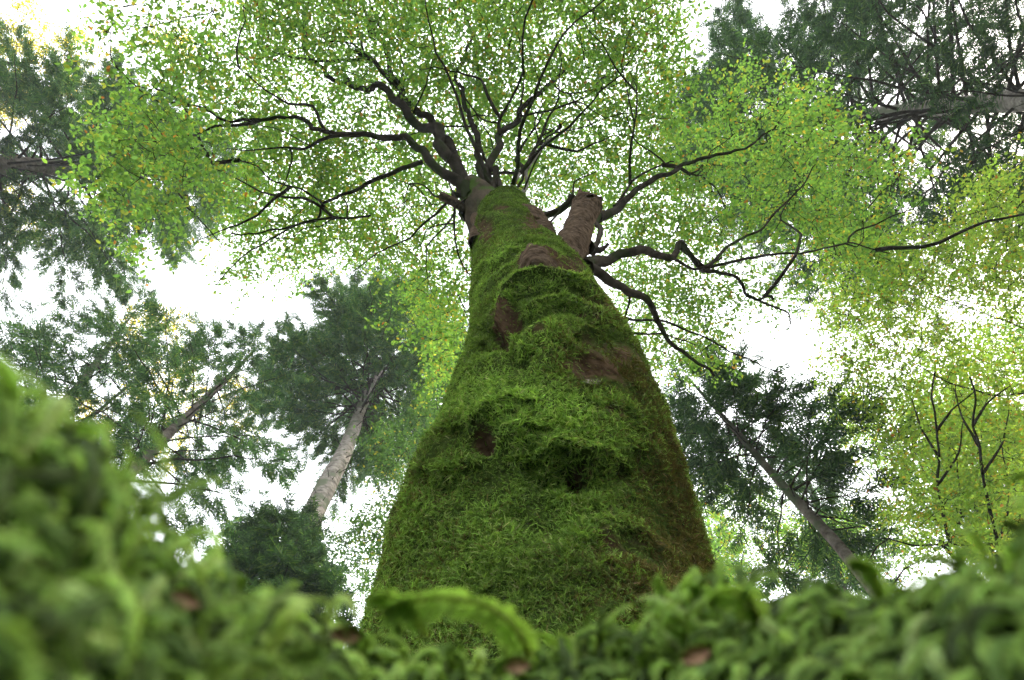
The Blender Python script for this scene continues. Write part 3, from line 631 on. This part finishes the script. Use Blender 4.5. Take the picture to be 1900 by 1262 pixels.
# ------------------------------------------------------------------ firs
def fir(label, lo, hi, top, r_lo, taper, z_start, Lmax, whorl=.42, nb=5, bark=M_FIRB, pal=FIRG, bare=.35, droop=.25, prof=.8, density=1., keep=None, group='tall firs', name='fir_tree', zmin_keep=0, scale=1., stubs=0, seed=0):
    """lo, hi: two points on the trunk; top: height of the tip; boughs from z_start up"""
    global rng
    rng = np.random.default_rng(100+seed)
    lo, hi = np.array(lo), np.array(hi); d = (hi-lo)/(hi[2]-lo[2])
    P = lambda z: lo+d*(z-lo[2])
    t = empty(name, P(0)*[1, 1, 0], label, 'tree', group)
    zs = np.linspace(-.2, top, 60); Q = np.array([P(z) for z in zs])
    Q[:, :2] += .06*np.stack([fbm(Q, .35, 2, s_+seed) for s_ in (7, 8)], -1)
    R = r_lo*np.clip((top-zs)/(top-lo[2]), 0.02, None)**taper
    mesh_obj('trunk', *tube(Q, R, 18, .10), M_FIRB if bark is None else bark, t, None, True)
    T, X = [], []; z = z_start; nbough = 0; rest = MB()
    while z < top-.3:
        u_ = (z-z_start)/(top-z_start); L0 = Lmax*((1-u_)**prof*.93+.07)*(min(1, .45+u_*4) if z_start > 1 else 1)
        k_ = nb if u_ < .8 else 4
        a0_ = rng.random()*6.28
        for q in range(k_):
            a = a0_+q*2*math.pi/k_+rng.normal(0, .25); L = L0*rng.uniform(.65, 1.12); c = P(z+rng.uniform(-.12, .12))
            c[:2] += [np.interp(z, zs, Q[:, 0])-P(z)[0], np.interp(z, zs, Q[:, 1])-P(z)[1]]
            h = np.array([math.cos(a), math.sin(a), 0.]); up0 = .15+.5*u_
            s_ = np.linspace(0, 1, 9)[:, None]
            B = c+h*L*s_+np.array([0, 0, 1.])*L*(up0*s_-(droop+.35*up0)*s_**2*1.1+.06*s_**4)
            B[1:] += rng.normal(0, .016*L, (8, 3))*s_[1:]
            if keep is not None:
                xx, yy = proj(B[[5]]);
                if not keep(xx[0], yy[0], z): continue
            rb = max(.010, min(.045, .011*L))
            tv, tf = tube(B, np.linspace(rb, .004, 9), 5)
            if nbough < 95: mesh_obj('bough', tv, tf, M_TWIG, t, None, True)
            else: rest.add(tv, tf)
            nbough += 1
            ns = int(L*14*density)
            for _ in range(ns):
                e = bare*rng.uniform(.7, 1.2)+(1-bare)*rng.random()**.8
                if e > 1: e = 1.
                p = np.array([np.interp(e, s_[:, 0], B[:, w]) for w in range(3)])
                side = rng.choice([-1, 1]); an = a+side*rng.uniform(.35, 1.15); off = rng.random()*.34*L*(1-e*.6)*.8
                dr = np.array([math.cos(an), math.sin(an), rng.normal(-.25, .2)])
                T.append(p+dr*off); X.append(dr)
                if off > .5 and rng.random() < .35: rest.add(*tube([p, p+dr*off*.5+[0, 0, .03], p+dr*off], [.007, .005, .003], 3))
        z += whorl*rng.uniform(.75, 1.25)
    for _ in range(stubs):
        z = rng.uniform(min(lo[2]-2, z_start-.5), z_start+1.5); a = rng.random()*6.28; L = rng.uniform(.15, .9); c = P(z)
        rest.add(*tube([c, c+np.array([math.cos(a), math.sin(a), -.1])*L*.6, c+np.array([math.cos(a), math.sin(a), -.3])*L], [.016, .01, .005], 5))
    tag(rest.build('twigs', M_TWIG, t, True), kind='stuff')
    tag(foliage('needles', T, X, np.array([0, 0, 1.]), FIR, pal, M_NEED, t, .8*scale, 1.35*scale, .5), kind='stuff')
    return t
def from_px(a, b_, Da, Db): return atH(*a, Da), atH(*b_, Db)
# 1 upper left, trunk entering from the left edge
lo, hi = from_px((0, 304), (230, 317), 14, 12.6)
fir('tall fir whose bare dark trunk enters flat from the left edge', lo, hi, hi[2]+5.5, .30, .8, lo[2]-1.8, 4.5, .40, 6, M_FIRD, FIRL, .42, .30, .45, 1.6, seed=1, stubs=20)
# 2 upper right, pale trunk entering from the right edge
lo, hi = from_px((1900, 188), (1600, 215), 11.5, 11.0)
fir('tall fir with pale knobbly trunk entering from the upper right edge', lo, hi, hi[2]+11, .24, 1.0, lo[2]-1.5, 6.0, .42, 6, M_FIRB, FIRG, .42, .15, .55, 1.15, seed=2, stubs=60)
# 3 lower left, pale trunk, umbrella crown
lo, hi = from_px((588, 950), (690, 715), 9.8, 9.4)
fir('pale barked fir with umbrella crown, left of the mossy trunk', lo, hi, hi[2]+8.0, .27, .9, hi[2]-2.4, 4.6, .38, 7, M_FIRB, FIRL, .34, .18, .6, 1.5, seed=3, stubs=70)
# 4 left, dark slanting trunk
lo, hi = from_px((262, 858), (359, 761), 11, 10.7)
fir('fir with dark slanting trunk rising out of the left mossy bank', lo, hi, hi[2]+5, .155, .8, lo[2]-2.0, 3.9, .55, 5, M_FIRD, FIRL, .28, .28, .7, 1.0, seed=4, stubs=12)
# 5 far left, behind the bank
lo, hi = from_px((40, 860), (130, 740), 14, 13.6)
fir('broad green fir right above the left mossy bank', lo, hi, hi[2]+4.6, .19, .8, lo[2]-2, 4.4, .60, 5, M_FIRD, FIRL, .2, .25, .7, 1.1, seed=5)
# 6 short dense fir at the foot of the pale one
lo, hi = from_px((515, 1090), (535, 1000), 9.5, 9.5)
fir('short dense dark fir at the foot of the pale barked fir', lo, hi, hi[2]+.8, .10, .8, 4.0, 2.2, .25, 6, M_FIRD, FIRG, .1, .2, .5, 2.2, seed=6)
# 7 right, leaning trunk with two dark tiers
lo, hi = from_px((1590, 1052), (1400, 840), 8.2, 7.6)
def keep7(x, y, z): return (z > hi[2]-.1) or (lo[2]+.9 < z < lo[2]+2.3 and x > 1440)
fir('small leaning fir with two dark foliage tiers, right of the mossy trunk', lo, hi, hi[2]+3.0, .095, .55, lo[2]+.9, 2.0, .28, 6, M_FIRD, FIRG, .15, .25, .5, 1.1, keep=keep7, seed=7, stubs=14)
# 8 far right background fir
lo, hi = from_px((1560, 1100), (1520, 960), 18, 18)
fir('distant dark fir seen low behind the leaning fir', lo, hi, hi[2]+3, .2, .8, 9, 3.2, .5, 5, M_FIRD, FIRL, .15, .2, .7, 1.2, seed=8)
lo, hi = from_px((1960, 1080), (1850, 900), 19, 19)
fir('distant green fir behind the saplings at the right edge', lo, hi, hi[2]+4, .2, .8, 9, 4.0, .45, 6, M_FIRD, FIRL, .15, .2, .7, 1.5, seed=9)
lo, hi = from_px((420, 1120), (450, 1000), 17, 17)
fir('distant fir just above the mossy bank, left of the short dense fir', lo, hi, hi[2]+1.5, .2, .8, 10, 2.6, .5, 5, M_FIRD, FIRL, .15, .2, .7, 1.3, seed=10)
lo, hi = from_px((1350, 1120), (1320, 1000), 17, 17)
fir('distant fir touching the right outline of the mossy trunk', lo, hi, hi[2]+1.5, .2, .8, 10, 2.2, .5, 5, M_FIRD, FIRL, .15, .2, .7, 1.3, seed=11)

# ------------------------------------------------------------------ ground with the mossy hollow round the camera
rng = np.random.default_rng(55)
SIL = [(0, 715), (60, 740), (110, 785), (195, 840), (235, 940), (290, 1020), (355, 1090), (450, 1120), (540, 1150), (630, 1165), (720, 1200), (820, 1225), (900, 1235), (1000, 1262), (1080, 1262),
       (1160, 1245), (1250, 1195), (1340, 1150), (1450, 1120), (1560, 1095), (1700, 1070), (1800, 1060), (1900, 1055)]
sa = np.array([az_el(*p) for p in SIL]); o_ = np.argsort(sa[:, 0]); sa = sa[o_]
print('AZ', np.degrees(sa[[0, -1]]))
AZ0, AZ1 = sa[0, 0], sa[-1, 0]
azk = np.concatenate([[-math.pi, AZ0-1.0], sa[:, 0], [AZ1+.9, math.pi]]); elk = np.concatenate([[.35, .5], sa[:, 1]-np.interp(sa[:, 0], [AZ0, AZ0+.8, -.1, .4, AZ1], [.085, .068, .128, .118, .102]), [.5, .35]])
def ridgeR(a): return np.interp(a, [-3.14, AZ0, -.6, 0., .6, AZ1, 3.14], [.2, .15, .19, .25, .24, .20, .2])
def hmap(x, y):
    r = np.hypot(x, y); a = np.arctan2(x, y); R = ridgeR(a); H = CAM[2]+R*np.tan(np.interp(a, azk, elk))
    t = np.clip((r-.06)/(R-.06), 0, 1)
    inner = H*np.sin(t*math.pi/2)**1.0
    outer = H*np.exp(-np.clip((r-R)/.33, 0, 6)**2)
    q = np.stack([x, y, 0*x], -1); lump = (.014*fbm(q, 14, 3, 3)+.02*fbm(q, 4, 2, 5)*np.clip(r-R, 0, 1)*3)*np.clip(r/.12-.5, 0, 1)*np.clip(3-r, 0, 1)
    return np.where(r < R, inner, outer)+lump+.08*fbm(q, .4, 2, 9)*np.clip(r-2, 0, 1)-.0
rr = np.concatenate([np.linspace(0.001, .7, 130), np.geomspace(.72, 400, 60)]); aa = np.linspace(-math.pi, math.pi, 361)[:-1]
X_, Y_ = np.outer(rr, np.sin(aa)).ravel(), np.outer(rr, np.cos(aa)).ravel()
G = np.stack([X_, Y_, hmap(X_, Y_)], -1); na = 360; i = np.arange(len(rr)-1)[:, None]*na; j = np.arange(na)[None]; k = (j+1) % na
tag(mesh_obj('ground', G, np.stack([i+j, i+na+j, i+na+k, i+k], -1).reshape(-1, 4), M_SOIL, None, None, True), 'forest floor rising into mossy mounds', None, None, 'structure')

def ribbon(P, w, nrm):
    P = np.asarray(P, float); d = np.gradient(P, axis=0); sd_ = np.cross(d, nrm); sd_ /= np.linalg.norm(sd_, axis=1)[:, None]+1e-12
    w = np.asarray(w)[:, None]; n = len(P); V = np.concatenate([P-sd_*w, P+sd_*w]); i = np.arange(n-1)
    return V, np.stack([i, i+1, i+n+1, i+n], -1)
# feather moss fronds
def frond_proto(n=15, L=1., arch=.45, seed=0, fine=False):
    r_ = np.random.default_rng(seed); mb = MB()
    t = np.linspace(0, 1, 9)
    P = np.stack([L*np.sin(t*(1.2+arch))/(1.2+arch)*1.3, .05*np.sin(t*3+seed), L*arch*(np.sin(t*2.6)*.8-.75*t*t)], -1)
    mb.add(*tube(P, np.linspace(.020, .008, 9), 4), [.95, .85, .7])
    for q in range(n):
        x = .06+.92*q/n; p = np.array([np.interp(x, t, P[:, w]) for w in range(3)])
        tg_ = np.array([np.interp(min(1, x+.05), t, P[:, w])-np.interp(x-.05, t, P[:, w]) for w in range(3)]); tg_ /= np.linalg.norm(tg_)
        for s_ in (-1, 1):
            l = L*.058*math.sin(math.pi*(.18+.80*x))**.6*r_.uniform(.65, 1.3)
            d = tg_*.55+np.array([0, s_*.9, -.05]); e = p+d*l; m_ = p+d*l*.5+np.array([0, 0, .05*l]); e[2] -= .45*l
            nn = np.array([r_.normal(0, .5), r_.normal(0, .5), 1.]); cc = np.array([1., 1.05, .9])*r_.uniform(.8, 1.3)
            mb.add(*ribbon([p, m_, e], [.007, .011, .003], nn), cc)
            for h in (.3, .62):
                pp = p*(1-h)+e*h+[0, 0, .03*l]
                for s2 in (-1, 1):
                    ee = pp+tg_*s2*l*.36+d*l*.25-[0, 0, .05*l]
                    mb.add(*ribbon([pp, ee], [.008, .003], nn), cc*1.08)
    v = np.concatenate(mb.v); return v, np.concatenate(mb.f), np.concatenate(mb.c)
FR = [frond_proto(32, 1., .12+.07*k_, k_) for k_ in range(6)]
NF = 11000
az = rng.uniform(AZ0-.25, AZ1+.25, NF*3); rad = ridgeR(az)*rng.uniform(.5, 1.0, NF*3)+rng.exponential(.06, NF*3)*(rng.random(NF*3) < .55)
el_ok = rng.random(NF*3) < np.clip(rad/.2, .2, 1); az, rad = az[el_ok][:NF], rad[el_ok][:NF]; K = len(az)
x, y = rad*np.sin(az), rad*np.cos(az); z = hmap(x, y); e_ = .004
n_ = np.stack([-(hmap(x+e_, y)-hmap(x-e_, y))/(2*e_), -(hmap(x, y+e_)-hmap(x, y-e_))/(2*e_), 0*x+1], -1); n_ /= np.linalg.norm(n_, axis=1)[:, None]
# fronds lie along the slope and hang over towards the hollow
flow = np.stack([fbm(np.stack([x, y, z], -1), 9, 2, sd9) for sd9 in (301, 311, 321)], -1)*2.0
dirn = rng.normal(0, .38, (K, 3))+flow+np.array([0, 0, -.7]); dirn -= n_*(dirn*n_).sum(1)[:, None]; dirn /= np.linalg.norm(dirn, axis=1)[:, None]
tgl = np.stack([np.cos(az), -np.sin(az), 0*az], -1)*np.sign(fbm(np.stack([x, y, z], -1), 5, 1, 399))[:, None]
dirn = dirn+tgl*rng.uniform(.2, 1.3, (K, 1))+n_*rng.uniform(.02, .5, (K, 1))
size = rng.uniform(.024, .060, K)*np.interp(az, [-.8, -.2], [1.1, .85])*np.interp(rad, [.1, .2, .5], [.62, .9, 1.4])
pal_f = [((.155, .25, .06), 4), ((.21, .32, .085), 3.5), ((.085, .145, .04), 2.5), ((.27, .36, .15), 1.4), ((.055, .085, .03), 2)]
cf = pick(pal_f, K); q3 = np.stack([x, y, z], -1); cf = cf*(1+.45*fbm(q3, 30, 2, 70))[:, None].clip(.4, 1.6)
mb = MB(); which = rng.integers(0, 6, K)
for q, (pv, pf, pc) in enumerate(FR):
    i_ = which == q; kk = int(i_.sum()); Mx = frames(dirn[i_], n_[i_], rng.normal(0, .5, kk))
    v, f = inst(pv, pf, Mx, q3[i_]-n_[i_]*.003, size[i_])
    # nothing may touch the lens
    mb.add(v, f, (cf[i_][:, None]*pc[None]).reshape(-1, 3))
tag(mb.build('moss_carpet', M_FMOSS), 'soft feathery green moss covering the bank in front of the lens', 'moss', None, 'stuff')
# single fronds that stand out from the carpet
def frond(label, P, size_r, col, n=22, width=.30, seed=1):
    """P: world points of the stem; real arching frond with pinnate side branchlets"""
    r_ = np.random.default_rng(seed); Q = spline(np.array(P), 24); mb = MB(); L = np.linalg.norm(np.diff(Q, axis=0), axis=1).sum()
    t = np.linspace(0, 1, 24)
    stem = MB(); stem.add(*tube(Q, np.linspace(size_r*.5, size_r*.25, 24), 6), np.array(col)*[1.1, .85, .9])
    T_ = np.gradient(Q, axis=0); T_ /= np.linalg.norm(T_, axis=1)[:, None]
    view = Q.mean(0)-CAM; view /= np.linalg.norm(view)
    for q in range(n*2):
        x = .04+.95*q/(n*2); p = np.array([np.interp(x, t, Q[:, w]) for w in range(3)]); tg_ = np.array([np.interp(x, t, T_[:, w]) for w in range(3)])
        sd_ = np.cross(tg_, [0, 0, 1.]); sd_ /= np.linalg.norm(sd_)+1e-9
        s_ = 1 if q % 2 else -1; l = L*width*math.sin(math.pi*(.15+.8*x))**.6*r_.uniform(.7, 1.15)
        d = tg_*.5+sd_*s_*.85+np.array([0, 0, -.30]); m_ = p+d*l*.5+np.array([0, 0, .08*l]); e = p+d*l-np.array([0, 0, .3*l])
        c_ = np.array(col)*r_.uniform(.8, 1.3)
        mb.add(*ribbon([p, m_, e], [size_r*.30, size_r*.42, size_r*.12], np.array([r_.normal(0, .4), r_.normal(0, .4), 1.])), c_)
        for h in (.25, .4, .55, .7, .85):
            pp = p*(1-h)+e*h+[0, 0, .05*l]
            for s2 in (-1, 1):
                ee = pp+tg_*s2*l*.22+d*l*.14-[0, 0, .08*l]
                mb.add(*ribbon([pp, (pp+ee)/2, ee], [size_r*.16, size_r*.26, size_r*.08], np.array([r_.normal(0, .5), r_.normal(0, .5), 1.])), c_*1.08)
    root = empty('moss_frond', Q[0], label, 'moss frond', 'moss fronds standing out of the bank')
    stem.build('stem', M_FMOSS, root, True); mb.build('branchlets', M_FMOSS, root, True)
fg = (.20, .32, .075)
frond('long moss frond arching in front of the foot of the mossy trunk', [at(985, 1215, .232), at(955, 1165, .225), at(905, 1125, .218), at(830, 1108, .212), at(760, 1115, .208), at(710, 1140, .206)], .0022, fg, 22, .13, 1)
frond('short moss frond curling over just left of the long arching one', [at(790, 1180, .215), at(760, 1130, .21), at(720, 1105, .206), at(685, 1110, .203)], .0017, fg, 14, .20, 2)
frond('moss frond whose curl covers the lower right edge of the trunk', [at(1420, 1180, .235), at(1400, 1130, .23), at(1365, 1100, .225), at(1330, 1098, .22), at(1312, 1125, .218)], .0018, fg, 16, .18, 3)
frond('upright moss frond tip at the left of the leaning fir trunk', [at(1630, 1110, .22), at(1620, 1075, .216), at(1600, 1048, .214), at(1575, 1040, .212)], .0018, fg, 14, .22, 4)
tag(mesh_obj('moss_sprout', *tube(spline([at(1066, 1240, .24), at(1066, 1205, .238), at(1060, 1180, .236)], 8), np.linspace(.0012, .0005, 8), 6), M_FMOSS, None, np.array([.28, .36, .14]), True),
    'thin upright pale sprout before the base of the trunk', 'sprout')
# dead leaves caught in the moss
for k_, (x, y, d, s_, lab) in enumerate([(640, 1178, .205, .004, 'pinkish dead leaf caught in the moss left of the trunk foot'), (345, 1110, .18, .0035, 'pinkish dead leaf on the slope of the left bank'),
                                     (1290, 1215, .22, .0045, 'brown leaf scrap in the right bank under the curled frond'), (960, 1235, .225, .004, 'pale brown leaf scrap at the bottom centre of the bank')]):
    c_ = at(x, y, d); vw = (CAM-c_); vw /= np.linalg.norm(vw); u1 = np.cross(vw, [0, 0, 1.]); u1 /= np.linalg.norm(u1); u2 = np.cross(vw, u1)
    g_ = np.linspace(-1, 1, 9); A, B_ = np.meshgrid(g_, g_); wd = .55*np.cos(A*1.35)
    pt = c_+u1*A[..., None]*s_+u2*(B_*wd)[..., None]*s_+vw*(.25*(B_**2)-.2*A**2+.08*np.sin(A*7+B_*3))[..., None]*s_
    pt2 = pt-vw*.0004
    n9 = 81; i = np.arange(8)[:, None]*9; j = np.arange(8)[None]; F = np.stack([i+j, i+j+1, i+j+10, i+j+9], -1).reshape(-1, 4)
    tag(mesh_obj('dead_leaf', np.concatenate([pt.reshape(-1, 3), pt2.reshape(-1, 3)]), np.concatenate([F, F[:, ::-1]+n9]), M_DEAD, None, None, True), lab, 'leaf', 'dead leaves in the moss')

# ------------------------------------------------------------------ thin haze added to lift the shadows, like veiling glare
hm, ht = nodes('air'); pv_ = ht.nodes.new('ShaderNodeVolumePrincipled'); ho = ht.nodes.new('ShaderNodeOutputMaterial')
pv_.inputs['Density'].default_value = .0009; pv_.inputs['Color'].default_value = (.93, .97, 1, 1); pv_.inputs['Anisotropy'].default_value = .3
ht.links.new(pv_.outputs[0], ho.inputs['Volume'])
hx, hz0, hz1 = 420., -1.6, 48.
hv = [[sx*hx, sy*hx, z_] for z_ in (hz0, hz1) for sx, sy in ((-1, -1), (1, -1), (1, 1), (-1, 1))]
tag(mesh_obj('haze', hv, [[0, 3, 2, 1], [4, 5, 6, 7], [0, 1, 5, 4], [1, 2, 6, 5], [2, 3, 7, 6], [3, 0, 4, 7]], hm), 'thin haze volume added to lift the shadows', None, None, 'stuff')
S.cycles.volume_bounces = 0
